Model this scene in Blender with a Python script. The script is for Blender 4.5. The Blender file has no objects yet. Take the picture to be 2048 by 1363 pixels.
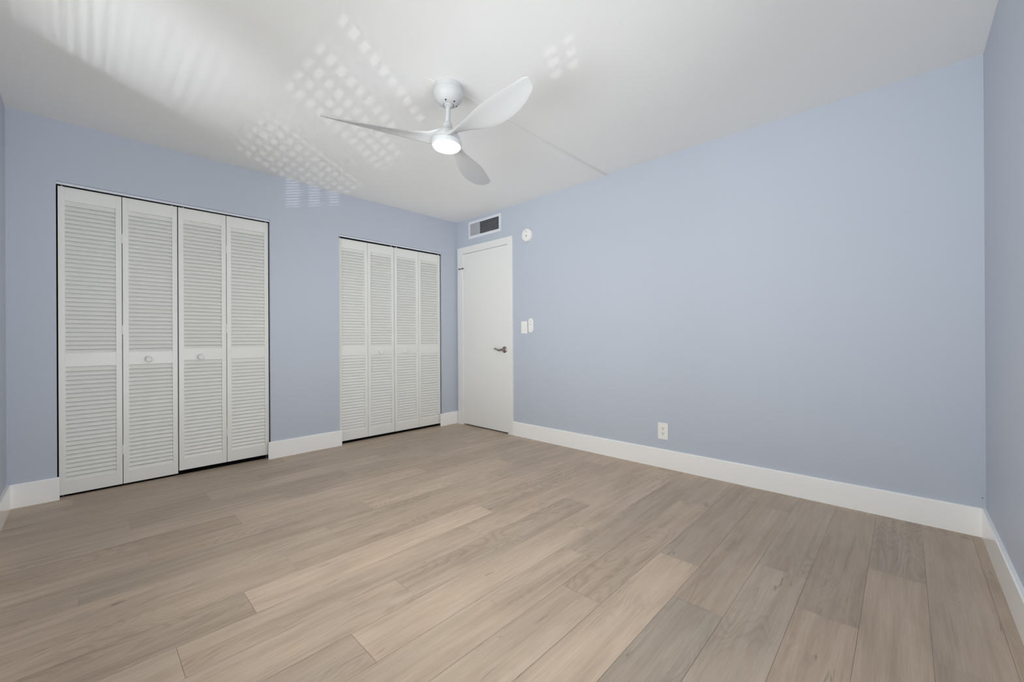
import bpy, bmesh, math, random
from mathutils import Vector, Matrix

# ------------------------------------------------------------------ dimensions (metres)
W, L, H = 3.4743, 4.2303, 2.44          # room: x 0..W, y 0..L (closet wall at y = L), z 0..H
CAM = (0.3240, 0.2936, 1.0151)
YAW, PITCH, ROLL = 0.763332, 0.00071, -0.005567
FPX, CXPX, CYPX = 820.783, 1024.0, 676.966
TRIM_T, TRIM_H = 0.0158, 0.1447

scn = bpy.context.scene
COL = scn.collection

# ------------------------------------------------------------------ camera
cd = bpy.data.cameras.new('camera')
cd.sensor_fit = 'HORIZONTAL'
cd.sensor_width = 36.0
cd.lens = 36.0 * FPX / 2048.0
cd.shift_x = 0.0
cd.shift_y = -(681.5 - CYPX) / 2048.0
cd.clip_start = 0.02
cam = bpy.data.objects.new('camera', cd)
COL.objects.link(cam)
f0 = Vector((math.cos(YAW), math.sin(YAW), 0))
r0 = Vector((math.sin(YAW), -math.cos(YAW), 0))
u0 = Vector((0, 0, 1))
fw = f0 * math.cos(PITCH) + u0 * math.sin(PITCH)
up = -f0 * math.sin(PITCH) + u0 * math.cos(PITCH)
rt = r0 * math.cos(ROLL) + up * math.sin(ROLL)
up2 = -r0 * math.sin(ROLL) + up * math.cos(ROLL)
M = Matrix((rt, up2, -fw)).transposed().to_4x4()
M.translation = Vector(CAM)
cam.matrix_world = M
scn.camera = cam

# ------------------------------------------------------------------ view, world, window daylight
scn.view_settings.view_transform = 'Standard'
scn.view_settings.look = 'None'
scn.view_settings.exposure = 0.11
scn.view_settings.gamma = 1.0
scn.view_settings.use_curve_mapping = False
scn.cycles.use_denoising = True
scn.cycles.use_adaptive_sampling = False
scn.cycles.max_bounces = 16
scn.cycles.diffuse_bounces = 12
scn.cycles.glossy_bounces = 6
scn.cycles.transparent_max_bounces = 16
scn.cycles.sample_clamp_indirect = 6.0
scn.cycles.caustics_reflective = False
scn.cycles.caustics_refractive = False

world = bpy.data.worlds.new('sky')
scn.world = world
world.use_nodes = True
nt = world.node_tree
nt.nodes.clear()
wo = nt.nodes.new('ShaderNodeOutputWorld')
bg = nt.nodes.new('ShaderNodeBackground')
sky = nt.nodes.new('ShaderNodeTexSky')
sky.sky_type = 'HOSEK_WILKIE'
sky.sun_direction = (0.55, 0.35, 0.75)
sky.turbidity = 3.0
bg.inputs['Strength'].default_value = 0.25
nt.links.new(sky.outputs[0], bg.inputs[0])
nt.links.new(bg.outputs[0], wo.inputs[0])

# window openings: left wall (x = 0) and front wall (y = 0, behind the camera)
WL = dict(a=0.08, b=3.06, z0=0.35, z1=2.38)
WF = dict(a=0.12, b=1.95, z0=0.10, z1=1.95)

def area(name, loc, rot, sx, sy, power, color, spread=math.pi):
    ld = bpy.data.lights.new(name, 'AREA')
    ld.shape = 'RECTANGLE'; ld.size = sx; ld.size_y = sy
    ld.energy = power; ld.color = color; ld.spread = spread
    o = bpy.data.objects.new(name, ld)
    o.location = loc; o.rotation_euler = rot
    COL.objects.link(o)
    return o

# daylight through each window: level light from outside, and added upward fill that brightens the ceiling
LIGHT = dict(left_in=54, left_up=165, front_in=13, front_up=176, lamp=6.8, glow=360)
area('daylight_left', (-0.22, 1.25, (WL['z0'] + WL['z1']) / 2), (0, math.radians(-90), 0),
     WL['z1'] - WL['z0'], 2.4, LIGHT['left_in'], (0.93, 0.975, 1))
area('ceiling_fill_left', (-3.0, 1.15, 0.0), (0, math.radians(-112), 0),
     2.0, 3.8, LIGHT['left_up'], (0.90, 0.96, 1))
area('daylight_front', ((WF['a'] + WF['b']) / 2, -0.22, (WF['z0'] + WF['z1']) / 2), (math.radians(90), 0, 0),
     WF['b'] - WF['a'], WF['z1'] - WF['z0'], LIGHT['front_in'], (0.93, 0.975, 1))
area('ceiling_fill_front', ((WF['a'] + WF['b']) / 2, -3.2, 0.22), (math.radians(108), 0, 0),
     4.0, 2.0, LIGHT['front_up'], (0.90, 0.96, 1))
def glint(name, target, direction, dist, power, cone, blend=0.25, radius=0.02, color=(1, 1, 0.98)):
    """spot for sun glints and added glow from outside, thrown up through the blind on to the ceiling"""
    d = Vector(direction).normalized()
    ld = bpy.data.lights.new(name, 'SPOT')
    ld.energy = power; ld.color = color
    ld.spot_size = math.radians(cone); ld.spot_blend = blend
    ld.shadow_soft_size = radius
    o = bpy.data.objects.new(name, ld)
    o.location = Vector(target) - d * dist
    o.rotation_euler = d.to_track_quat('-Z', 'Y').to_euler()
    COL.objects.link(o)
    return o

GLINT_AT, GLINT_TO = Vector((-11.0, -5.52, -1.42)), Vector((0, 1.70, 1.95))
glint('sun_glint', GLINT_TO, GLINT_TO - GLINT_AT, (GLINT_TO - GLINT_AT).length, 3300, 12.6, 0.1, 0.004)
# spots added outside, aimed up through the blind: the bluish glow in the near left of the ceiling
glint('ceiling_glow_spot', (0.22, 2.84, 2.44), (1.37, 0.64, 0.99), 1.81, LIGHT['glow'], 36, 1.0, 0.11, (0.90, 0.95, 1.0))
glint('ceiling_glow_spot', (0.26, 2.88, 2.44), (1.41, 0.68, 0.99), 1.85, LIGHT['glow'] * .17, 32, 0.8, 0.02, (0.90, 0.95, 1.0))

# ------------------------------------------------------------------ materials
def srgb(r, g, b):
    def f(c):
        c /= 255.0
        return c / 12.92 if c <= 0.04045 else ((c + 0.055) / 1.055) ** 2.4
    return (f(r), f(g), f(b), 1.0)

def mat(name, color, rough=0.5, metal=0.0, spec=0.5, bump=0.0, bscale=300.0, var=0.0, emit=None, estr=0.0):
    m = bpy.data.materials.new(name)
    m.use_nodes = True
    n = m.node_tree.nodes; l = m.node_tree.links
    p = n['Principled BSDF']
    p.inputs['Base Color'].default_value = color
    p.inputs['Roughness'].default_value = rough
    p.inputs['Metallic'].default_value = metal
    p.inputs['Specular IOR Level'].default_value = spec
    tc = n.new('ShaderNodeTexCoord')
    if var > 0:
        nz = n.new('ShaderNodeTexNoise'); nz.inputs['Scale'].default_value = 3.0; nz.inputs['Detail'].default_value = 4
        l.new(tc.outputs['Object'], nz.inputs['Vector'])
        hs = n.new('ShaderNodeHueSaturation'); hs.inputs['Color'].default_value = color
        mr = n.new('ShaderNodeMapRange'); mr.inputs[3].default_value = 1 - var; mr.inputs[4].default_value = 1 + var
        l.new(nz.outputs['Fac'], mr.inputs[0]); l.new(mr.outputs[0], hs.inputs['Value'])
        l.new(hs.outputs[0], p.inputs['Base Color'])
    if bump > 0:
        nz = n.new('ShaderNodeTexNoise'); nz.inputs['Scale'].default_value = bscale; nz.inputs['Detail'].default_value = 3
        l.new(tc.outputs['Object'], nz.inputs['Vector'])
        b = n.new('ShaderNodeBump'); b.inputs['Strength'].default_value = bump; b.inputs['Distance'].default_value = 0.001
        l.new(nz.outputs['Fac'], b.inputs['Height']); l.new(b.outputs[0], p.inputs['Normal'])
    if emit:
        p.inputs['Emission Color'].default_value = emit
        p.inputs['Emission Strength'].default_value = estr
    return m

M_WALL = mat('blue_wall_paint', srgb(190, 196, 207), 0.55, spec=0.35, bump=0.15, bscale=220, var=0.012)
M_CEIL = mat('white_ceiling_paint', srgb(241, 240, 238), 0.8, spec=0.2, bump=0.15, bscale=160, var=0.01)
M_STEP_SHADE = mat('step_shade_paint', srgb(222, 221, 218), 0.8, spec=0.2, bump=0.1, bscale=160)
M_TRIM = mat('white_gloss_trim', srgb(249, 248, 246), 0.16, spec=0.5, bump=0.03, bscale=60)
M_DOOR = mat('white_door_paint', srgb(235, 234, 231), 0.38, spec=0.4, bump=0.05, bscale=90)
M_LOUV = mat('white_louver_paint', srgb(234, 233, 228), 0.34, spec=0.45, bump=0.05, bscale=90)
M_FAN = mat('white_fan_plastic', srgb(198, 198, 198), 0.45, spec=0.4, bump=0.04, bscale=500)
M_PLAST = mat('white_switch_plastic', srgb(240, 238, 234), 0.35, bump=0.02)
M_VENT = mat('white_vent_metal', srgb(226, 228, 234), 0.4, bump=0.03)
M_VANE = mat('grey_vane_metal', srgb(196, 200, 206), 0.45, bump=0.03)
M_DARK = mat('dark_duct_and_gap_shade', srgb(22, 24, 28), 0.8, bump=0.05)
M_SLOT = mat('dark_slot', srgb(34, 30, 30), 0.6, bump=0.02)
M_GREY = mat('grey_button', srgb(150, 152, 154), 0.5, bump=0.02)
M_BUTTON = mat('pale_grey_button', srgb(196, 197, 198), 0.5, bump=0.02)
M_BRONZE = mat('aged_nickel', srgb(158, 148, 138), 0.33, metal=1.0, bump=0.05, bscale=120)
M_STEEL = mat('steel_bracket', srgb(120, 120, 122), 0.4, metal=0.9, bump=0.05)
M_RUBBER = mat('black_rubber', srgb(70, 70, 70), 0.6, bump=0.05)
M_CLOSET = mat('closet_shade_black', srgb(16, 16, 18), 0.9, bump=0.05)
M_BLIND = mat('white_blind_vinyl', srgb(232, 232, 228), 0.4, bump=0.02)
M_GOBO = mat('gobo_paint', srgb(200, 200, 196), 0.7, bump=0.1)
M_LENS = mat('lit_diffuser', srgb(255, 250, 242), 0.4, bump=0.01, emit=(1.0, 0.955, 0.89, 1), estr=3.0)

def glass_mat():
    m = bpy.data.materials.new('window_glass')
    m.use_nodes = True
    n = m.node_tree.nodes; l = m.node_tree.links
    n.clear()
    o = n.new('ShaderNodeOutputMaterial'); mx = n.new('ShaderNodeMixShader')
    t = n.new('ShaderNodeBsdfTransparent'); g = n.new('ShaderNodeBsdfGlossy'); fr = n.new('ShaderNodeFresnel')
    g.inputs['Roughness'].default_value = 0.02
    fr.inputs['IOR'].default_value = 1.3
    l.new(fr.outputs[0], mx.inputs[0]); l.new(t.outputs[0], mx.inputs[1]); l.new(g.outputs[0], mx.inputs[2])
    l.new(mx.outputs[0], o.inputs[0])
    return m
M_GLASS = glass_mat()

def floor_mat():
    m = bpy.data.materials.new('oak_plank_floor')
    m.use_nodes = True
    n = m.node_tree.nodes; l = m.node_tree.links
    p = n['Principled BSDF']
    uv = n.new('ShaderNodeUVMap'); uv.uv_map = 'plank'
    at = n.new('ShaderNodeAttribute'); at.attribute_name = 'plank_tone'      # R tone, G seed, B grey shift
    sp = n.new('ShaderNodeSeparateColor'); l.new(at.outputs['Color'], sp.inputs[0])
    su = n.new('ShaderNodeSeparateXYZ'); l.new(uv.outputs[0], su.inputs[0])

    def math_(op, a, b=None, c=None):
        k = n.new('ShaderNodeMath'); k.operation = op
        for i, v in enumerate((a, b, c)):
            if v is None: continue
            if isinstance(v, (int, float)): k.inputs[i].default_value = v
            else: l.new(v, k.inputs[i])
        return k.outputs[0]
    seed = math_('MULTIPLY', sp.outputs[1], 37.0)

    def coords(kx, ky, sz=1.0, yin=None):
        c = n.new('ShaderNodeCombineXYZ')
        l.new(math_('MULTIPLY', su.outputs[0], kx), c.inputs[0])
        l.new(math_('MULTIPLY', yin or su.outputs[1], ky), c.inputs[1])
        l.new(math_('MULTIPLY', seed, sz), c.inputs[2])
        return c.outputs[0]

    def noise(vec, scale, detail=3, rough=0.55, dist=0.0):
        k = n.new('ShaderNodeTexNoise')
        k.inputs['Scale'].default_value = scale; k.inputs['Detail'].default_value = detail
        k.inputs['Roughness'].default_value = rough; k.inputs['Distortion'].default_value = dist
        l.new(vec, k.inputs['Vector'])
        return k.outputs['Fac']

    def ramp(v, a, b, lo=0.0, hi=1.0):
        k = n.new('ShaderNodeMapRange'); k.interpolation_type = 'SMOOTHSTEP'
        l.new(v, k.inputs[0])
        for i, x in ((1, a), (2, b), (3, lo), (4, hi)): k.inputs[i].default_value = x
        return k.outputs[0]
    # knots bend the grain around them
    broad = noise(coords(1.1, 5.0), 1.0, 2, 0.5, 0.4)                 # slow figure
    contour = math_('SINE', math_('MULTIPLY', broad, 150.0))          # cathedral contour lines
    cont = ramp(contour, -0.2, 1.0)
    figure = ramp(noise(coords(0.9, 4.0, 2.0), 1.0, 2), 0.47, 0.62)   # where the cathedral figure shows
    streak = noise(coords(1.6, 26.0), 1.0, 4, 0.6, 0.6)               # soft long streaks
    fine = noise(coords(6.0, 210.0), 1.0, 4, 0.7)                     # fine pores
    blotch = noise(coords(2.2, 7.0, 3.0), 1.0, 3, 0.6)
    crack = ramp(noise(coords(5.0, 30.0, 5.0), 1.0, 3, 0.6, 1.2), 0.67, 0.76)   # small dark checks and knots
    knot = ramp(noise(coords(3.0, 11.0, 7.0), 1.0, 2, 0.5, 0.8), 0.70, 0.80)

    tone = sp.outputs[0]
    v = math_('MULTIPLY_ADD', tone, 0.30, 0.765)
    v = math_('MULTIPLY', v, math_('MULTIPLY_ADD', ramp(streak, 0.3, 0.7), 0.22, 0.89))
    v = math_('MULTIPLY', v, math_('MULTIPLY_ADD', ramp(fine, 0.3, 0.7), 0.13, 0.935))
    v = math_('MULTIPLY', v, math_('MULTIPLY_ADD', ramp(blotch, 0.3, 0.72), -0.16, 1.08))
    v = math_('MULTIPLY', v, math_('SUBTRACT', 1.0, math_('MULTIPLY', math_('MULTIPLY', cont, figure), 0.11)))
    v = math_('MULTIPLY', v, math_('SUBTRACT', 1.0, math_('MULTIPLY', crack, 0.36)))
    v = math_('MULTIPLY', v, math_('SUBTRACT', 1.0, math_('MULTIPLY', knot, 0.22)))
    # hue: brown <-> grey by plank and by blotch
    mixc = n.new('ShaderNodeMix'); mixc.data_type = 'RGBA'
    mixc.inputs[6].default_value = srgb(198, 174, 151)
    mixc.inputs[7].default_value = srgb(186, 171, 155)
    l.new(math_('ADD', math_('MULTIPLY', sp.outputs[2], 0.7), math_('MULTIPLY', ramp(streak, 0.35, 0.65), 0.3)), mixc.inputs[0])
    hsv = n.new('ShaderNodeHueSaturation')
    l.new(mixc.outputs[2], hsv.inputs['Color']); l.new(v, hsv.inputs['Value'])
    l.new(hsv.outputs[0], p.inputs['Base Color'])
    l.new(math_('MULTIPLY_ADD', fine, 0.16, 0.36), p.inputs['Roughness'])
    p.inputs['Specular IOR Level'].default_value = 0.4
    b = n.new('ShaderNodeBump'); b.inputs['Strength'].default_value = 0.25; b.inputs['Distance'].default_value = 0.0008
    l.new(math_('ADD', fine, math_('MULTIPLY', cont, 0.3)), b.inputs['Height'])
    l.new(b.outputs[0], p.inputs['Normal'])
    return m
M_FLOOR = floor_mat()

# ------------------------------------------------------------------ mesh helpers
def bx(bm, x0, x1, y0, y1, z0, z1, mtx=None):
    vs = [bm.verts.new((x, y, z)) for x in (x0, x1) for y in (y0, y1) for z in (z0, z1)]
    if mtx is not None:
        for v in vs: v.co = mtx @ v.co
    q = [(0, 1, 3, 2), (4, 6, 7, 5), (0, 4, 5, 1), (2, 3, 7, 6), (0, 2, 6, 4), (1, 5, 7, 3)]
    return [bm.faces.new([vs[i] for i in f]) for f in q]

def prism(bm, pts, n0, n1, fn):
    """polygon pts (a, b) swept from n0 to n1; fn(a, b, n) -> xyz"""
    A = [bm.verts.new(fn(a, b, n0)) for a, b in pts]
    B = [bm.verts.new(fn(a, b, n1)) for a, b in pts]
    bm.faces.new(A); bm.faces.new(list(reversed(B)))
    k = len(pts)
    for i in range(k):
        bm.faces.new((A[i], B[i], B[(i + 1) % k], A[(i + 1) % k]))

def lathe(bm, prof, seg=32, mtx=None, cap=True):
    rings = []
    for r, z in prof:
        ring = []
        for i in range(seg):
            a = 2 * math.pi * i / seg
            c = Vector((r * math.cos(a), r * math.sin(a), z))
            ring.append(bm.verts.new(mtx @ c if mtx else c))
        rings.append(ring)
    for a, b in zip(rings[:-1], rings[1:]):
        for i in range(seg):
            j = (i + 1) % seg
            bm.faces.new((a[i], a[j], b[j], b[i]))
    if cap:
        bm.faces.new(list(reversed(rings[0]))); bm.faces.new(rings[-1])

def tube(bm, pts, radii, seg=12):
    rings = []
    n = len(pts)
    for k in range(n):
        t = (Vector(pts[min(k + 1, n - 1)]) - Vector(pts[max(k - 1, 0)])).normalized()
        a = t.cross(Vector((0.13, 0.21, 1)) if abs(t.z) < 0.9 else Vector((1, 0.2, 0))).normalized()
        b = t.cross(a)
        rr = radii[k] if not isinstance(radii, float) else radii
        ra, rb = rr if isinstance(rr, tuple) else (rr, rr)
        rings.append([bm.verts.new(Vector(pts[k]) + a * ra * math.cos(2 * math.pi * i / seg) + b * rb * math.sin(2 * math.pi * i / seg)) for i in range(seg)])
    for p, q in zip(rings[:-1], rings[1:]):
        for i in range(seg):
            j = (i + 1) % seg
            bm.faces.new((p[i], p[j], q[j], q[i]))
    bm.faces.new(list(reversed(rings[0]))); bm.faces.new(rings[-1])

def obj(name, bm, m, parent=None, bevel=0.0, smooth=False, segs=2):
    bmesh.ops.recalc_face_normals(bm, faces=bm.faces)
    me = bpy.data.meshes.new(name)
    bm.to_mesh(me); bm.free()
    me.materials.append(m)
    o = bpy.data.objects.new(name, me)
    COL.objects.link(o)
    if smooth:
        for p in me.polygons: p.use_smooth = True
        try: me.set_sharp_from_angle(angle=math.radians(35))
        except Exception: pass
    if bevel > 0:
        b = o.modifiers.new('bevel', 'BEVEL'); b.width = bevel; b.segments = segs
        b.limit_method = 'ANGLE'; b.angle_limit = math.radians(40)
    if parent is not None:
        o.parent = parent
        o.matrix_parent_inverse = parent.matrix_world.inverted() if parent.matrix_world != Matrix() else Matrix()
    return o

def tag(o, label, cat, group=None, kind=None):
    o['label'] = label; o['category'] = cat
    if group: o['group'] = group
    if kind: o['kind'] = kind
    return o

def thing(name, label, cat, loc=(0, 0, 0), group=None, kind=None):
    o = bpy.data.objects.new(name, None)
    o.location = loc
    o.empty_display_size = 0.1
    COL.objects.link(o)
    o.matrix_world = Matrix.Translation(loc)
    return tag(o, label, cat, group, kind)

def part(name, bm, m, parent, **kw):
    """bm is in world coordinates; store it relative to the parent's origin"""
    org = Vector((0, 0, 0)); q = parent
    while q is not None:
        org += q.location; q = q.parent
    bmesh.ops.translate(bm, verts=bm.verts, vec=-org)
    o = obj(name, bm, m, None, **kw)
    o.parent = parent
    return o

def struct(name, bm, m, label, cat, **kw):
    return tag(obj(name, bm, m, **kw), label, cat, kind='structure')

# ------------------------------------------------------------------ floor: vinyl oak planks 181 mm x 1.22 m
PW, PL, PY0 = 0.181, 1.22, 0.052
joint = {-1: 2.431, 0: 2.158, 1: 2.71, 2: 2.184, 3: 2.42, 4: 1.93, 5: 2.212, 6: 1.69, 7: 1.945, 8: 0.96, 9: 1.233, 10: 0.534,
         11: 0.768, 12: 0.98, 13: 1.232, 14: 0.309, 15: 0.535, 16: 0.933, 17: 1.22, 18: 0.497, 19: 0.887, 20: 1.225, 21: 0.95,
         22: 1.495, 23: 0.6, 24: 1.0, 25: 0.4, 26: 0.8, -2: 1.1}
# tone of each plank, by row: list of (x inside the plank, tone, greyness)
tones = {
    -1: [(1.5, .30, .5), (3.0, .22, .4)],
    0: [(1.5, .20, .7), (2.8, .42, .6), (3.45, .15, .5)],
    1: [(1.0, .5, .5), (2.2, .45, .3), (3.2, .18, .6)],
    2: [(1.5, .34, .2), (2.8, .10, .5), (3.45, .45, .4)],
    3: [(0.8, .45, .6), (1.8, .45, .8), (3.0, .30, .7)],
    4: [(1.2, .12, 1.), (2.5, .30, .4), (3.3, .25, .6)],
    5: [(0.5, .5, .4), (1.6, .80, .2), (2.8, .26, .5)],
    6: [(1.1, .60, .3), (2.2, .34, .2), (3.2, .3, .6)],
    7: [(0.4, .5, .4), (1.3, .50, .2), (2.5, .24, .5), (3.4, .5, .4)],
    8: [(0.5, .28, .4), (1.5, .70, .2), (2.8, .62, .3)],
    9: [(0.6, .68, .3), (1.8, .36, .4), (3.0, .62, .3)],
    10: [(0.3, .6, .4), (1.1, .50, .2), (2.3, .52, .2), (3.2, .45, .4)],
    11: [(0.4, .28, .3), (1.4, .92, .2), (2.6, .40, .3), (3.4, .6, .4)],
    12: [(0.5, .58, .2), (1.6, .34, .2), (2.8, .55, .4)],
    13: [(0.6, .62, .4), (1.8, .38, .3), (3.0, .38, .5)],
    14: [(0.15, .5, .5), (0.9, .28, .6), (2.1, .80, .4), (3.1, .35, .5)],
    15: [(0.3, .45, .4), (1.1, .52, .4), (2.3, .40, .5), (3.3, .45, .5)],
    16: [(0.5, .28, .3), (1.5, .74, .5), (2.8, .32, .5)],
    17: [(0.6, .66, .6), (1.8, .38, .5), (3.0, .55, .6)],
    18: [(0.2, .5, .5), (1.1, .22, .6), (2.3, .50, .7), (3.2, .5, .5)],
    19: [(0.4, .26, .6), (1.5, .84, .7), (2.8, .40, .6)],
    20: [(0.6, .46, .6), (1.8, .28, .5), (3.0, .5, .6)],
    21: [(0.5, .28, .5), (1.6, .55, .7), (2.8, .5, .6)],
}
rng = random.Random(11)
bm = bmesh.new()
uvl = bm.loops.layers.uv.new('plank')
cl = bm.loops.layers.float_color.new('plank_tone')
for k in range(-2, 27):
    y0 = max(PY0 + PW * k, -0.02); y1 = min(PY0 + PW * (k + 1), L + 0.045)
    if y1 <= y0: continue
    xs = joint[k] - PL * 4
    while xs < W + 0.05:
        x0, x1 = max(xs, -0.02), min(xs + PL, W + 0.02)
        if x1 - x0 > 0.001:
            tone, grey = rng.uniform(.25, .65), rng.uniform(.3, .7)
            for px, t, g in tones.get(k, []):
                if xs <= px < xs + PL: tone, grey = t, g
            seed = rng.random()
            # a 0.4 mm micro-bevel groove runs round every plank
            e = 0.0005
            f = bm.faces.new([bm.verts.new((x, y, 0)) for x, y in ((x0 + e, y0 + e), (x1 - e, y0 + e), (x1 - e, y1 - e), (x0 + e, y1 - e))])
            flip = 1 if rng.random() < .5 else -1
            for lp in f.loops:
                lp[uvl].uv = ((lp.vert.co.x - xs) * flip + seed * 13, (lp.vert.co.y - PY0 - PW * k) + seed * 7)
                lp[cl] = (tone, seed, grey, 1)
        xs += PL
# underlay just below the planks closes the grooves
under = [bm.verts.new((x, y, -0.0012)) for x, y in ((-0.02, -0.02), (W + .02, -0.02), (W + .02, L + .045), (-0.02, L + .045))]
f = bm.faces.new(under)
for lp in f.loops:
    lp[uvl].uv = (lp.vert.co.x, lp.vert.co.y); lp[cl] = (0.0, 0.3, .5, 1)
fo = struct('floor', bm, M_FLOOR, 'pale brown oak plank floor running parallel to the closet wall', 'floor')

# ------------------------------------------------------------------ ceiling (far right slab sits a little lower, leaving a step line)
bm = bmesh.new()
STEP = 2.170
xs = [-.1, 0, .4, .8, 1.2, 1.6, 1.76, 1.9, 2.2, 2.5, 2.8, 3.1, W, W + .1]
ys = [-.1, 0, .5, 1.0, 1.5, STEP - .018, STEP - .014, STEP - .003, STEP, 2.6, 3.2, 3.7, L, L + .1]
def drop(x, y):
    if y < STEP - .001: return 0.0
    return 0.009 * min(1.0, max(0.0, (x - 1.62) / 0.45))
low = [[bm.verts.new((x, y, H - drop(x, y))) for y in ys] for x in xs]
top = [[bm.verts.new((x, y, H + .12)) for y in ys] for x in xs]
for i in range(len(xs) - 1):
    for j in range(len(ys) - 1):
        bm.faces.new((low[i][j], low[i][j + 1], low[i + 1][j + 1], low[i + 1][j]))
        bm.faces.new((top[i][j], top[i + 1][j], top[i + 1][j + 1], top[i][j + 1]))
for j in range(len(ys) - 1):
    bm.faces.new((low[0][j], top[0][j], top[0][j + 1], low[0][j + 1]))
    bm.faces.new((low[-1][j], low[-1][j + 1], top[-1][j + 1], top[-1][j]))
for i in range(len(xs) - 1):
    bm.faces.new((low[i][0], low[i + 1][0], top[i + 1][0], top[i][0]))
    bm.faces.new((low[i][-1], top[i][-1], top[i + 1][-1], low[i + 1][-1]))
struct('ceiling', bm, M_CEIL, 'flat white ceiling above the fan', 'ceiling')
# added strip, its grey painted as the shade of the step, from the fan to the right wall
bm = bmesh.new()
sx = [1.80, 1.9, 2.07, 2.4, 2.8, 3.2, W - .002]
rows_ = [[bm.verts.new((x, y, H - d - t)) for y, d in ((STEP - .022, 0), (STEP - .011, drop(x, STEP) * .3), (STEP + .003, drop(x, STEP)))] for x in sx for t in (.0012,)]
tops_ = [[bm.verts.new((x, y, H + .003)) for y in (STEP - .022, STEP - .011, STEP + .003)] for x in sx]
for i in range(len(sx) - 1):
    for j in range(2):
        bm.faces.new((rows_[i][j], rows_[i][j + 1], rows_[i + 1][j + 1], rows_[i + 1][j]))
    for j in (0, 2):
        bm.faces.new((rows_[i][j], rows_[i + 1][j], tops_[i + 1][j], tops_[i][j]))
struct('step_shade_strip', bm, M_STEP_SHADE, 'thin grey strip painted as step shade on the ceiling from fan to wall', 'ceiling seam')

# ------------------------------------------------------------------ walls
T = 0.10
C1 = (0.2055, 1.437); C2 = (2.031, 3.249); CZ1, CZ2 = 2.050, 2.036
bm = bmesh.new()
TB = 0.027                                # drywall skin of the closet wall; the doors hang just behind it
bx(bm, -T, C1[0], L, L + TB, 0, H + .02)
bx(bm, C1[1], C2[0], L, L + TB, 0, H + .02)
bx(bm, C2[1], W + T, L, L + TB, 0, H + .02)
bx(bm, C1[0], C1[1], L, L + TB, CZ1, H + .02)
bx(bm, C2[0], C2[1], L, L + TB, CZ2, H + .02)
struct('wall_back', bm, M_WALL, 'light blue wall holding the two louvered closets', 'wall')
# closet interior behind the doors, its shade painted in as near-black
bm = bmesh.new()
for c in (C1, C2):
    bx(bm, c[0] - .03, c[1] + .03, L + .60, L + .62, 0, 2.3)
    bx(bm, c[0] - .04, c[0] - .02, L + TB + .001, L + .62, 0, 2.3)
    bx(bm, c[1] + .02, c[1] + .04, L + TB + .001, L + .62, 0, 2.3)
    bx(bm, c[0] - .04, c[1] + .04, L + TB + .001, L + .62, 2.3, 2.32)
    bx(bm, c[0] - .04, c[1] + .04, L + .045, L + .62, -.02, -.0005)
struct('wall_closet', bm, M_CLOSET, 'inside of the closets, painted dark as shade, behind the louvered doors', 'wall')

DY0, DY1, DZ = 3.352, 4.106, 2.032       # door opening in the right wall
bm = bmesh.new()
VO = (3.475, 3.985, 2.210, 2.370)          # duct opening above the door
bx(bm, W, W + T, -T, DY0, 0, H + .02)
bx(bm, W, W + T, DY1, L + T, 0, H + .02)
bx(bm, W, W + T, DY0, DY1, DZ, VO[2])
bx(bm, W, W + T, DY0, VO[0], VO[2], H + .02)
bx(bm, W, W + T, VO[1], DY1, VO[2], H + .02)
bx(bm, W, W + T, VO[0], VO[1], VO[3], H + .02)
struct('wall_right', bm, M_WALL, 'wide plain light blue wall with the outlet', 'wall')

def wall_with_window(name, axis, w, label):
    bm = bmesh.new()
    end = L if axis == 'y' else W
    segs = [(-T if axis == 'x' else 0, w['a'], 0, H + .02), (w['b'], end + (T if axis == 'x' else 0), 0, H + .02),
            (w['a'], w['b'], 0, w['z0']), (w['a'], w['b'], w['z1'], H + .02)]
    for a, b, z0, z1 in segs:
        if axis == 'y': bx(bm, -T, 0, a, b, z0, z1)
        else: bx(bm, a, b, -T, 0, z0, z1)
    struct(name, bm, M_WALL, label, 'wall')
wall_with_window('wall_left', 'y', WL, 'light blue wall at the left edge with the blind-covered window')
wall_with_window('wall_front', 'x', WF, 'light blue wall at the right edge meeting the plain wall')

# ------------------------------------------------------------------ baseboards
def base_x(x0, x1, y, s, label, name):
    bm = bmesh.new()
    pts = [(0, 0), (TRIM_T, 0), (TRIM_T, TRIM_H - .005), (TRIM_T - .004, TRIM_H), (0, TRIM_H)]
    prism(bm, pts, x0, x1, lambda a, b, n: (n, y + s * a, b))
    struct(name, bm, M_TRIM, label, 'baseboard')
def base_y(y0, y1, x, s, label, name):
    bm = bmesh.new()
    pts = [(0, 0), (TRIM_T, 0), (TRIM_T, TRIM_H - .005), (TRIM_T - .004, TRIM_H), (0, TRIM_H)]
    prism(bm, pts, y0, y1, lambda a, b, n: (x + s * a, n, b))
    struct(name, bm, M_TRIM, label, 'baseboard')
base_x(TRIM_T, 0.2165, L, -1, 'short white baseboard left of the wider closet', 'baseboard_back')
base_x(1.4145, 2.0470, L, -1, 'white baseboard on the wall between the two closets', 'baseboard_back')
base_x(3.2150, W, L, -1, 'short white baseboard between the narrower closet and the door', 'baseboard_back')
base_y(TRIM_T, 3.288, W, -1, 'long tall white baseboard along the plain wall', 'baseboard_right')
base_y(0, L, 0, 1, 'white baseboard at the left edge of the photo', 'baseboard_left')
base_x(TRIM_T, W, 0, 1, 'glossy white baseboard in the bottom right corner', 'baseboard_front')

# ------------------------------------------------------------------ louvered bifold closet doors
PD = 0.028                                # panel thickness
YF = L + 0.030                            # front face of the panels

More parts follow.
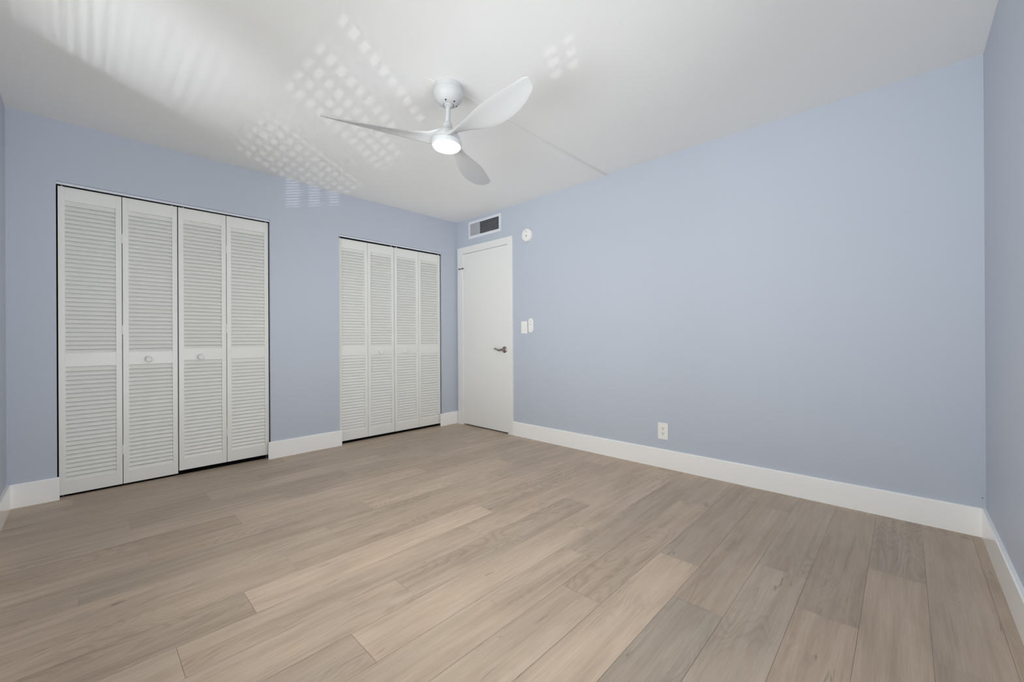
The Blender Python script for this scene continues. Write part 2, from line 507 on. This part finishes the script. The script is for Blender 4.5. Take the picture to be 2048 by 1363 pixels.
def louver_panel_bm(x0, x1, z0, z1):
    """one louvered leaf: two stiles, three rails, tilted slats"""
    bm = bmesh.new()
    st = 0.031
    y0, y1 = YF, YF + PD
    h = z1 - z0
    zb, zm0, zm1, zt = z0 + 0.089, z0 + 0.834, z0 + 0.923, z1 - 0.089
    bx(bm, x0, x0 + st, y0, y1, z0, z1)
    bx(bm, x1 - st, x1, y0, y1, z0, z1)
    for a, b in ((z0, zb), (zm0, zm1), (zt, z1)):
        bx(bm, x0 + st - .0005, x1 - st + .0005, y0 + .0006, y1 - .0006, a, b)
    pitch = 0.0286
    for a, b in ((zb, zm0), (zm1, zt)):
        k = round((b - a) / pitch)
        p = (b - a) / k
        for i in range(k):
            zc = a + p * (i + .5)
            # slat leans outward at its lower edge; thickness 6 mm, rounded nose
            lean = math.radians(29)
            hw, ht = 0.0172, 0.0021
            dy, dz = math.sin(lean), math.cos(lean)
            pts = []
            for s_, t_ in ((-hw, -ht), (-hw - .0018, 0), (-hw, ht), (hw, ht), (hw + .0018, 0), (hw, -ht)):
                yy = (y0 + .0118) + s_ * dy - t_ * dz
                zz = zc + s_ * dz + t_ * dy
                pts.append((yy, zz))
            prism(bm, pts, x0 + st - .001, x1 - st + .001, lambda a_, b_, n_: (n_, a_, b_))
    return bm

def bifold(x0, x1, z0, z1, knob_x, side, label, gap=0.0035):
    """two hinged leaves hung as one bifold door; side is the jamb it pivots on"""
    t = thing('bifold_door', label, 'closet door', ((x0 + x1) / 2, L + .03, z0), 'louvered bifold closet doors')
    xm = (x0 + x1) / 2
    spans = [(x0, xm - gap / 2), (xm + gap / 2, x1)]
    for a, b in spans:
        pn = part('door_panel', louver_panel_bm(a, b, z0, z1), M_LOUV, t, bevel=0.0015)
        if a < knob_x < b:
            bm = bmesh.new()
            mt = Matrix.Translation((knob_x, YF, 0.887 + (z0 - .02) * .3)) @ Matrix.Rotation(math.pi / 2, 4, 'X')
            lathe(bm, [(.013, 0), (.0115, .006), (.012, .012), (.0185, .018), (.0225, .024), (.0225, .029), (.0185, .0335), (.0155, .0345), (.0142, .0336), (.004, .0334), (.001, .0332)], 28, mt)
            part('knob', bm, M_LOUV, pn, smooth=True)
    # small painted hinges between the leaves
    for hz in (0.24, 1.08, 1.72):
        bm = bmesh.new()
        tube(bm, [(xm, YF - .001, z0 + hz - .032), (xm, YF - .001, z0 + hz + .032)], .0034, 10)
        for s in (-1, 1):
            bx(bm, xm + min(0, s * .006), xm + max(0, s * .006), YF + .0005, YF + .004, z0 + hz - .031, z0 + hz + .031)
        part('hinge', bm, M_LOUV, t)
    # pivot pins at the top and the floor bracket
    top = CZ1 if x0 < 1.5 else CZ2
    xp = x0 + .018 if side < 0 else x1 - .018
    xg = x1 - .03 if side < 0 else x0 + .03
    for px in (xp, xg):
        bm = bmesh.new()
        tube(bm, [(px, YF + .006, z1 - .004), (px, YF + .006, top - .018)], .0038, 10)
        part('pivot_pin', bm, M_PLAST, t)
    bm = bmesh.new()
    bx(bm, xp - .03, xp + .03, YF + .002, YF + .024, .0005, .0035)
    tube(bm, [(xp, YF + .012, .003), (xp, YF + .012, z0 + .004)], .004, 10)
    part('pivot_bracket', bm, M_STEEL, t)

bifold(0.2125, 0.8180, 0.0150, 2.0270, 0.655, -1, 'left louvered bifold door of the wider closet, hung lower than its partner')
bifold(0.8240, 1.4310, 0.0335, 2.0270, 0.957, 1, 'right louvered bifold door of the wider closet, beside the middle baseboard')
bifold(2.0385, 2.6375, 0.0270, 2.0070, 2.470, -1, 'left louvered bifold door of the narrower closet')
bifold(2.6430, 3.2430, 0.0265, 2.0070, 2.757, 1, 'right louvered bifold door of the closet nearest the room door')

for nm, c, z, lab in (('trim_2', C1, CZ1, 'pale metal track above the wider louvered closet'), ('trim_3', C2, CZ2, 'pale metal track above the louvered closet by the door')):
    bm = bmesh.new()
    bx(bm, c[0], c[1], L + .014, L + .0155, z - .0165, z - .001)
    tr = struct(nm, bm, M_VENT, lab, 'door track')
    bm = bmesh.new()
    bx(bm, c[0], c[1], L + .0156, L + .060, z - .0025, z - .001)
    bx(bm, c[0], c[1], L + .058, L + .060, z - .03, z - .001)
    part('track_channel', bm, M_DARK, tr)  # channel coloured near-black as the shade inside the track

# ------------------------------------------------------------------ room door, casing and hardware
CT = 0.0165
bm = bmesh.new()
cl_, cr_, ct_ = 4.198, 3.288, 2.107
def casing(y0, y1, z0, z1):
    bx(bm, W - CT, W, y0, y1, z0, z1)
casing(cr_, DY0 + .004, 0, ct_)
casing(DY1 - .004, cl_, 0, ct_)
casing(DY0 + .004, DY1 - .004, DZ - .002, ct_)
# jamb lining
bx(bm, W - .002, W + T, DY0 - .001, DY0 + .003, 0, DZ)
bx(bm, W - .002, W + T, DY1 - .003, DY1 + .001, 0, DZ)
bx(bm, W - .002, W + T, DY0, DY1, DZ - .003, DZ + .001)
struct('trim_1', bm, M_DOOR, 'white casing around the room door', 'door casing', bevel=.0012)

door = thing('door_1', 'plain white flush room door with lever handle in the corner', 'door', (W + .01, (DY0 + DY1) / 2, 0), kind='structure')
bm = bmesh.new()
bx(bm, W - .009, W + .028, DY0 + .0035, DY1 - .0035, .014, DZ - .007)
leaf = part('door_leaf', bm, M_DOOR, door, bevel=.0012)
bm = bmesh.new()
bx(bm, W + .03, W + .04, DY0 + .003, DY1 - .003, 0, DZ - .003)     # dark sheet across the whole opening, closing the gaps behind the leaf
part('leaf_backing', bm, M_DARK, door)
# lever handle
HY, HZ = 3.410, 0.901
hd = bpy.data.objects.new('handle', None); COL.objects.link(hd); hd.parent = door
hd.location = (W - .009 - door.location.x, HY - door.location.y, HZ)
mt = Matrix.Translation((W - .009, HY, HZ)) @ Matrix.Rotation(-math.pi / 2, 4, 'Y')
bm = bmesh.new()
lathe(bm, [(.0345, 0), (.0345, .003), (.031, .0055), (.029, .006), (.027, .009), (.021, .0115), (.015, .013), (.0135, .020), (.0125, .034), (.0125, .05), (.011, .054), (.005, .056)], 36, mt)
part('rosette', bm, M_BRONZE, hd, smooth=True)
bm = bmesh.new()
xl = W - .009 - .046
pts = [(xl, HY - .004, HZ), (xl, HY + .012, HZ - .001), (xl - .001, HY + .030, HZ - .006), (xl - .001, HY + .048, HZ - .009),
       (xl, HY + .066, HZ - .004), (xl + .001, HY + .084, HZ + .005), (xl + .002, HY + .099, HZ + .011), (xl + .003, HY + .110, HZ + .0095), (xl + .004, HY + .117, HZ + .004), (xl + .004, HY + .119, HZ + .001)]
tube(bm, pts, [(.010, .011), (.0115, .012), (.010, .011), (.0078, .009), (.0068, .008), (.0066, .008), (.0068, .0085), (.0072, .0085), (.006, .007), (.003, .004)], 14)
part('lever', bm, M_BRONZE, hd, smooth=True)
# painted hinges; the top one carries a hinge-pin door stop with black tips
for hz in (0.255, 1.785):
    bm = bmesh.new()
    tube(bm, [(W - .0155, DY1 + .001, hz - .05), (W - .0155, DY1 + .001, hz + .05)], .006, 12)
    for s in (-.052, .052):
        tube(bm, [(W - .0155, DY1 + .001, hz + s - .004), (W - .0155, DY1 + .001, hz + s + .004)], .0045, 10)
    bx(bm, W - .0178, W - .0155, DY1 - .028, DY1 + .03, hz - .048, hz + .048)
    part('hinge', bm, M_DOOR, door, smooth=False)
bm = bmesh.new()
tube(bm, [(W - .024, DY1 - .012, 1.856), (W - .022, DY1 + .052, 1.856)], .0042, 10)
for yy in (DY1 - .014, DY1 + .054):
    tube(bm, [(W - .028, yy, 1.856), (W - .017, yy, 1.856)], .0075, 10)
hs = part('hinge_pin_stop', bm, M_RUBBER, door, smooth=True)
hs['label'] = 'black-tipped pin stop on the upper hinge'

# ------------------------------------------------------------------ air vent above the door
v = thing('air_vent', 'white rectangular air vent on the wall above the room door', 'vent', (W, 3.728, 2.288))
VY0, VY1, VZ0, VZ1 = 3.459, 3.999, 2.189, 2.387
IY0, IY1, IZ0, IZ1 = 3.492, 3.973, 2.222, 2.359
bm = bmesh.new()
def frame(bm, x0, x1):
    bx(bm, x0, x1, VY0, IY0, VZ0, VZ1); bx(bm, x0, x1, IY1, VY1, VZ0, VZ1)
    bx(bm, x0, x1, IY0, IY1, VZ0, IZ0); bx(bm, x0, x1, IY0, IY1, IZ1, VZ1)
frame(bm, W - .008, W)
part('frame', bm, M_VENT, v, bevel=.002)
bm = bmesh.new()
bx(bm, W + .088, W + .092, VO[0] + .001, VO[1] - .001, VO[2] + .001, VO[3] - .001)
for q in ((VO[0] + .001, VO[0] + .003, VO[2] + .001, VO[3] - .001), (VO[1] - .003, VO[1] - .001, VO[2] + .001, VO[3] - .001),
          (VO[0] + .001, VO[1] - .001, VO[2] + .001, VO[2] + .003), (VO[0] + .001, VO[1] - .001, VO[3] - .003, VO[3] - .001)):
    bx(bm, W + .001, W + .09, *q)
part('duct', bm, M_DARK, v)
bm = bmesh.new()
nv = 27
for i in range(nv):
    yc = IY0 + (IY1 - IY0) * (i + .5) / nv
    # the far third of the vanes is turned towards the room corner, the rest fan out
    turn = -18 if i > nv * .64 else 40 + 10 * (i / nv)
    mt = Matrix.Translation((W + .0015, yc, 0)) @ Matrix.Rotation(math.radians(turn), 4, 'Z')
    bx(bm, -.0085, .0085, -.0007, .0007, IZ0 + .0005, IZ1 - .0005, mt)
part('vertical_vanes', bm, M_VANE, v)
bm = bmesh.new()
for i in range(8):
    zc = IZ0 + (IZ1 - IZ0) * (i + .5) / 8
    mt = Matrix.Translation((W + .022, (IY0 + IY1) / 2, zc)) @ Matrix.Rotation(math.radians(-8), 4, 'Y')
    bx(bm, -.008, .008, -(IY1 - IY0) / 2 + .001, (IY1 - IY0) / 2 - .001, -.0009, .0009, mt)
part('horizontal_vanes', bm, M_VANE, v)

# ------------------------------------------------------------------ smoke detector
sy, sz = 3.068, 2.072
sd = thing('smoke_detector', 'round white smoke detector on the wall right of the door top', 'smoke detector', (W, sy, sz))
mt = Matrix.Translation((W, sy, sz)) @ Matrix.Rotation(-math.pi / 2, 4, 'Y')
bm = bmesh.new(); lathe(bm, [(.062, 0), (.063, .004), (.063, .012), (.060, .014)], 48, mt); part('base', bm, M_PLAST, sd, smooth=True)
bm = bmesh.new(); lathe(bm, [(.060, .015), (.0645, .018), (.0645, .028), (.061, .034), (.055, .0365), (.036, .0385), (.035, .0375), (.033, .0375), (.032, .039), (.012, .0395), (.001, .0395)], 48, mt); part('cover', bm, M_PLAST, sd, smooth=True)
bm = bmesh.new()
lathe(bm, [(.008, .0390), (.008, .0410), (.006, .0415), (.001, .0415)], 20, Matrix.Translation((0, -.004, -.010)) @ mt)
part('test_button', bm, M_GREY, sd, smooth=True)
bm = bmesh.new()
for a in range(5):
    bx(bm, W - .0392, W - .0375, sy - .012, sy + .010, sz + .012 + a * .0045, sz + .0135 + a * .0045)
part('vent_slots', bm, M_GREY, sd)
bm = bmesh.new()
lathe(bm, [(.004, .036), (.004, .0383), (.001, .0386)], 14, Matrix.Translation((0, .006, .044)) @ mt)
part('indicator_light', bm, M_SLOT, sd, smooth=True)

# ------------------------------------------------------------------ wall plates
def rounded(bm, y0, y1, z0, z1, x0, x1, r, seg=6):
    pts = []
    for cy, cz, a0 in ((y1 - r, z1 - r, 0), (y0 + r, z1 - r, 90), (y0 + r, z0 + r, 180), (y1 - r, z0 + r, 270)):
        for i in range(seg + 1):
            a = math.radians(a0 + 90 * i / seg)
            pts.append((cy + r * math.cos(a), cz + r * math.sin(a)))
    prism(bm, pts, x0, x1, lambda a, b, n: (n, a, b))

sw = thing('light_switch', 'white rectangular light switch plate right of the door', 'light switch', (W, 3.128, 1.134))
bm = bmesh.new(); rounded(bm, 3.087, 3.170, 1.072, 1.197, W - .006, W, .004); part('plate', bm, M_PLAST, sw, bevel=.0015)
bm = bmesh.new(); bx(bm, W - .0072, W - .0058, 3.1105, 3.1465, 1.099, 1.170)
bx(bm, W - .0066, W - .0058, 3.1085, 3.1485, 1.097, 1.172)
part('rocker_frame', bm, M_PLAST, sw)
bm = bmesh.new()
prism(bm, [(W - .0070, 1.101), (W - .0100, 1.101), (W - .0076, 1.1345), (W - .0070, 1.1345)], 3.1125, 3.1445, lambda a, b, n: (a, n, b))
prism(bm, [(W - .0070, 1.1355), (W - .0076, 1.1355), (W - .0088, 1.168), (W - .0070, 1.168)], 3.1125, 3.1445, lambda a, b, n: (a, n, b))
part('rocker', bm, M_PLAST, sw)

rm = thing('fan_remote', 'slim white pill-shaped fan remote in its wall cradle beside the switch', 'remote control', (W, 3.027, 1.153))
bm = bmesh.new(); rounded(bm, 3.000, 3.056, 1.086, 1.219, W - .006, W, .026, 10); part('cradle', bm, M_PLAST, rm, bevel=.001)
bm = bmesh.new(); rounded(bm, 2.998, 3.058, 1.079, 1.225, W - .021, W - .0055, .029, 10); part('handset', bm, M_PLAST, rm, bevel=.003)
for zc, r in ((1.196, .0065), (1.163, .0065), (1.137, .0045), (1.115, .0045)):
    bm = bmesh.new()
    lathe(bm, [(r, 0), (r, .0012), (r * .8, .0016), (.0005, .0016)], 16, Matrix.Translation((W - .0209, 3.028, zc)) @ Matrix.Rotation(-math.pi / 2, 4, 'Y'))
    part('button', bm, M_BUTTON if r > .005 else M_PLAST, rm, smooth=True)

ot = thing('wall_outlet', 'white duplex power outlet low on the plain blue wall', 'outlet', (W, 1.6685, .286))
bm = bmesh.new(); rounded(bm, 1.628, 1.709, .2215, .3505, W - .006, W, .004); part('plate', bm, M_PLAST, ot, bevel=.0015)
bm = bmesh.new(); bx(bm, W - .0072, W - .0056, 1.6515, 1.6855, .2525, .3195); part('socket_face', bm, M_PLAST, ot, bevel=.0006)
for zc in (.2675, .3065):
    bm = bmesh.new()
    bx(bm, W - .0076, W - .0071, 1.6605, 1.6630, zc, zc + .010)
    bx(bm, W - .0076, W - .0071, 1.6740, 1.6765, zc + .001, zc + .010)
    lathe(bm, [(.0034, 0), (.0034, .0005)], 14, Matrix.Translation((W - .0071, 1.6685, zc - .006)) @ Matrix.Rotation(-math.pi / 2, 4, 'Y'))
    part('socket_slots', bm, M_SLOT, ot)
for zc in (.2375, .3350):
    bm = bmesh.new()
    lathe(bm, [(.0032, 0), (.0030, .0006), (.0005, .0008)], 14, Matrix.Translation((W - .0059, 1.6685, zc)) @ Matrix.Rotation(-math.pi / 2, 4, 'Y'))
    part('screw', bm, M_PLAST, ot)

bm = bmesh.new()
lathe(bm, [(.0022, 0), (.0022, .0015), (.001, .002)], 12, Matrix.Translation((W + .0002, .012, .196)) @ Matrix.Rotation(-math.pi / 2, 4, 'Y'))
tag(obj('nail', bm, M_SLOT), 'tiny dark nail head just above the baseboard in the right corner', 'nail')

# ------------------------------------------------------------------ ceiling fan with light
FX, FY = 1.750, 2.1434
HANG = Matrix.Translation((FX, FY, 2.335)) @ Matrix.Rotation(0.0602, 4, 'Y') @ Matrix.Translation((-FX, -FY, -2.335))   # the rod hangs slightly off plumb
fan = thing('ceiling_fan', 'white three-blade ceiling fan with a lit round lamp', 'ceiling fan', (FX, FY, H))
mt = Matrix.Translation((FX, FY, 0))
bm = bmesh.new()
lathe(bm, [(.076, H), (.076, H - .028), (.0745, H - .030), (.0745, H - .0325), (.0815, H - .034), (.0825, H - .040), (.0815, H - .055), (.077, H - .070), (.068, H - .085), (.054, H - .099), (.040, H - .107), (.030, H - .109), (.029, H - .104)], 56, mt)
cn = part('canopy', bm, M_FAN, fan, smooth=True)
for a in (215, 275, 340):
    bm = bmesh.new()
    ca, sa = math.cos(math.radians(a)), math.sin(math.radians(a))
    lathe(bm, [(.0045, 0), (.0045, .003), (.002, .0035)], 12, Matrix.Translation((FX + .047 * ca, FY + .047 * sa, H - .102)) @ Matrix.Rotation(math.radians(a), 4, 'Z') @ Matrix.Rotation(math.radians(150), 4, 'Y'))
    part('screw', bm, M_SLOT, cn)
hm = HANG @ mt
bm = bmesh.new()
lathe(bm, [(.0135, H - .10), (.0135, 2.215)], 24, hm)
lathe(bm, [(.024, H - .098), (.027, H - .106), (.024, H - .114), (.015, H - .119)], 24, hm)
part('downrod', bm, M_FAN, fan, smooth=True)
bm = bmesh.new()
lathe(bm, [(.0150, 2.228), (.0215, 2.226), (.0245, 2.221), (.0270, 2.212), (.031, 2.200), (.039, 2.188), (.050, 2.177), (.061, 2.165), (.070, 2.150), (.0765, 2.135), (.0795, 2.1240), (.070, 2.1240)], 48, hm)
part('motor_housing', bm, M_FAN, fan, smooth=True)

BS0, BR = .10, .6552
BAX, BAY, BTX = 1.7376, 2.1434, -0.0602
BC1 = [-0.0418, -0.0391, -0.0387, -0.0389, -0.0338, -0.0224, -0.0087, 0.0060]
BZ1 = [2.1197, 2.1298, 2.1384, 2.1485, 2.1560, 2.1605, 2.1653, 2.1712]
BC2 = [0.0258, 0.0473, 0.0706, 0.0885, 0.0961, 0.0939, 0.0811, 0.0575]
BZ2 = [2.1539, 2.1364, 2.1202, 2.1122, 2.1108, 2.1151, 2.1270, 2.1477]
def cr(v, t):
    P = [2 * v[0] - v[1]] + list(v) + [2 * v[-1] - v[-2]]
    u = min(max(t, 0), 1) * (len(v) - 1); i = min(int(u), len(v) - 2); f = u - i
    a, b, c, d = P[i:i + 4]
    return .5 * (2 * b + (c - a) * f + (2 * a - 5 * b + 4 * c - d) * f * f + (3 * b - a - 3 * c + d) * f ** 3)

def blade_bm(phi):
    bm = bmesh.new()
    e = Vector((math.cos(phi), math.sin(phi), 0)); t_ = Vector((-e.y, e.x, 0))
    n, m = 44, 14
    root = [(.012, -.050, 2.130, .040, 2.178, .030), (.045, -.052, 2.122, .034, 2.172, .026), (.075, -.046, 2.118, .029, 2.163, .022)]
    rows = []
    for s, c1, z1, c2, z2, th in root:
        rows.append((s, c1, z1, c2, z2, th))
    for i in range(n + 1):
        t = i / n
        th = .0075 + .012 * max(0, 1 - t / .30) ** 1.6
        c1, z1, c2, z2 = cr(BC1, t), cr(BZ1, t), cr(BC2, t), cr(BZ2, t)
        if t > .955:                                   # round the tip corners
            q = 1 - math.sqrt(max(0, 1 - ((t - .955) / .045) ** 2))
            c1, c2, z1, z2 = c1 + (c2 - c1) * .16 * q, c2 - (c2 - c1) * .42 * q, z1 + (z2 - z1) * .16 * q, z2 - (z2 - z1) * .42 * q
        rows.append((BS0 + (BR - BS0) * t, c1, z1, c2, z2, th))
    rings = []
    for s, c1, z1, c2, z2, th in rows:
        A = e * s + t_ * c1 + Vector((0, 0, z1)); B = e * s + t_ * c2 + Vector((0, 0, z2))
        ch = B - A
        w = ch.length
        nrm = e.cross(ch).normalized() if w > 1e-5 else Vector((0, 0, 1))
        if nrm.z < 0: nrm = -nrm
        th_ = min(th, max(w * .5, .0012))
        ring = []
        for side in (1, -1):
            for k in range(m):
                q = k / m if side == 1 else 1 - k / m
                camber = 0.055 * w * 4 * q * (1 - q)
                prof = th_ * .5 * (min(1.0, math.sqrt(max(0, 1 - (2 * q - 1) ** 4)) + .0))
                co = A + ch * q + nrm * (camber + side * prof)
                ring.append(bm.verts.new((co.x + BAX, co.y + BAY, co.z + BTX * co.x)))
        rings.append(ring)
    for a, b in zip(rings[:-1], rings[1:]):
        k = len(a)
        for i in range(k):
            j = (i + 1) % k
            bm.faces.new((a[i], a[j], b[j], b[i]))
    bm.faces.new(rings[0]); bm.faces.new(list(reversed(rings[-1])))
    bmesh.ops.remove_doubles(bm, verts=bm.verts, dist=.00008)
    return bm
for k in range(3):
    part('blade', blade_bm(math.radians(144.02 + 120 * k)), M_FAN, fan, smooth=True)
bm = bmesh.new()
lathe(bm, [(.072, 2.1235), (.0820, 2.121), (.0832, 2.116), (.0832, 2.098), (.0815, 2.0945), (.0775, 2.0940), (.0775, 2.104)], 56, hm)
lk = part('light_ring', bm, M_FAN, fan, smooth=True)
bm = bmesh.new()
lathe(bm, [(.0773, 2.103), (.0773, 2.0945), (.073, 2.0880), (.060, 2.0815), (.035, 2.0775), (.001, 2.0765)], 48, hm)
part('lamp_diffuser', bm, M_LENS, lk, smooth=True)
ld = bpy.data.lights.new('fan_lamp', 'AREA')                  # the lamp's own light, shining down out of the diffuser
ld.shape = 'DISK'; ld.size = .15; ld.energy = LIGHT['lamp']; ld.color = (1.0, 0.955, 0.89)
lo = bpy.data.objects.new('fan_lamp', ld); COL.objects.link(lo)
lo.matrix_world = HANG @ Matrix.Translation((FX, FY, 2.0745))

# ------------------------------------------------------------------ windows behind the photographer (they light the room)
def window(name, axis, w, label, bars):
    t = thing(name, label, 'window', (0, w['a'], w['z0']) if axis == 'y' else (w['a'], 0, w['z0']), kind='structure')
    def b(bm, a0, a1, d0, d1, z0, z1):
        if axis == 'y': bx(bm, d0, d1, a0, a1, z0, z1)
        else: bx(bm, a0, a1, d0, d1, z0, z1)
    a, c, z0, z1 = w['a'], w['b'], w['z0'], w['z1']
    fwid = .04
    bm = bmesh.new()
    b(bm, a, a + fwid, -.09, -.05, z0, z1); b(bm, c - fwid, c, -.09, -.05, z0, z1)
    b(bm, a, c, -.09, -.05, z0, z0 + fwid); b(bm, a, c, -.09, -.05, z1 - fwid, z1)
    for q in bars: b(bm, q - .03, q + .03, -.09, -.05, z0, z1)
    part('frame', bm, M_TRIM, t)
    bm = bmesh.new()
    b(bm, a + .01, c - .01, -.072, -.068, z0 + .01, z1 - .01)
    part('pane', bm, M_GLASS, t)
    bm = bmesh.new()
    b(bm, a - .01, c + .01, -.045, .015, z0 - .022, z0)
    part('sill', bm, M_TRIM, t)
window('window_1', 'y', WL, 'wide window in the left wall outside the frame', (0.72, 1.44, 2.27))
window('window_2', 'x', WF, 'window in the wall behind the camera', (1.03,))

# mini blind in the left window: 25 mm slats every 21.5 mm
bl = thing('window_blind', 'white mini blind hanging in the left window', 'blind', (-.025, WL['a'], WL['z1']))
bm = bmesh.new()
z = 1.44
while z < WL['z1'] - .03:
    k_ = -.05 * .0125
    prism(bm, [(-.0375, z - k_ - .0004), (-.025, z + .0008), (-.0125, z + k_ - .0004), (-.0125, z + k_ - .0008), (-.025, z + .0003), (-.0375, z - k_ - .0008)], WL['a'] + .008, WL['b'] - .008, lambda a, b, n: (a, n, b))
    z += .0215
part('slats', bm, M_BLIND, bl)
bm = bmesh.new(); bx(bm, -.040, -.010, WL['a'] + .006, WL['b'] - .006, WL['z1'] - .026, WL['z1'] - .001); part('head_rail', bm, M_BLIND, bl)

# unseen added screen out past the left window: sun glints reach the ceiling only through its openings
rl = thing('glint_gobo', 'unseen added screen outside the left window', 'gobo', (-5.0, -1.6, 0.0), kind='structure')
bm = bmesh.new()
KS = 6.0 / 11.0
def on_gobo(y, z): return GLINT_AT.y + (y - GLINT_AT.y) * KS, GLINT_AT.z + (z - GLINT_AT.z) * KS
def board(y0, y1, z0, z1):
    (a_, c_), (b_, d_) = on_gobo(y0, z0), on_gobo(y1, z1)
    bx(bm, -5.01, -4.99, a_, b_, c_, d_)
openings = [(0.36, 0.54, 1.81, 1.875), (1.33, 1.67, 1.87, 2.09), (1.70, 2.06, 1.82, 2.09), (2.30, 2.68, 1.81, 2.09), (2.68, 3.03, 1.73, 2.09)]
ST = 2.09
board(-0.6, 4.0, ST, 4.2)
board(-0.6, 4.0, -0.3, 1.70)
y = -0.6
for a_, b_, zl, zt in openings:
    if a_ > y: board(y, a_, 1.70, ST)
    board(a_, b_, 1.70, zl)
    if zt < ST: board(a_, b_, zt, ST)
    n_ = max(2, round((b_ - a_) / .115))
    for i in range(0, n_):
        yc = a_ + (b_ - a_) * i / n_
        board(yc - .013, yc + .013, zl, ST)
    y = b_
board(y, 4.0, 1.70, ST)
part('boards', bm, M_GOBO, rl)
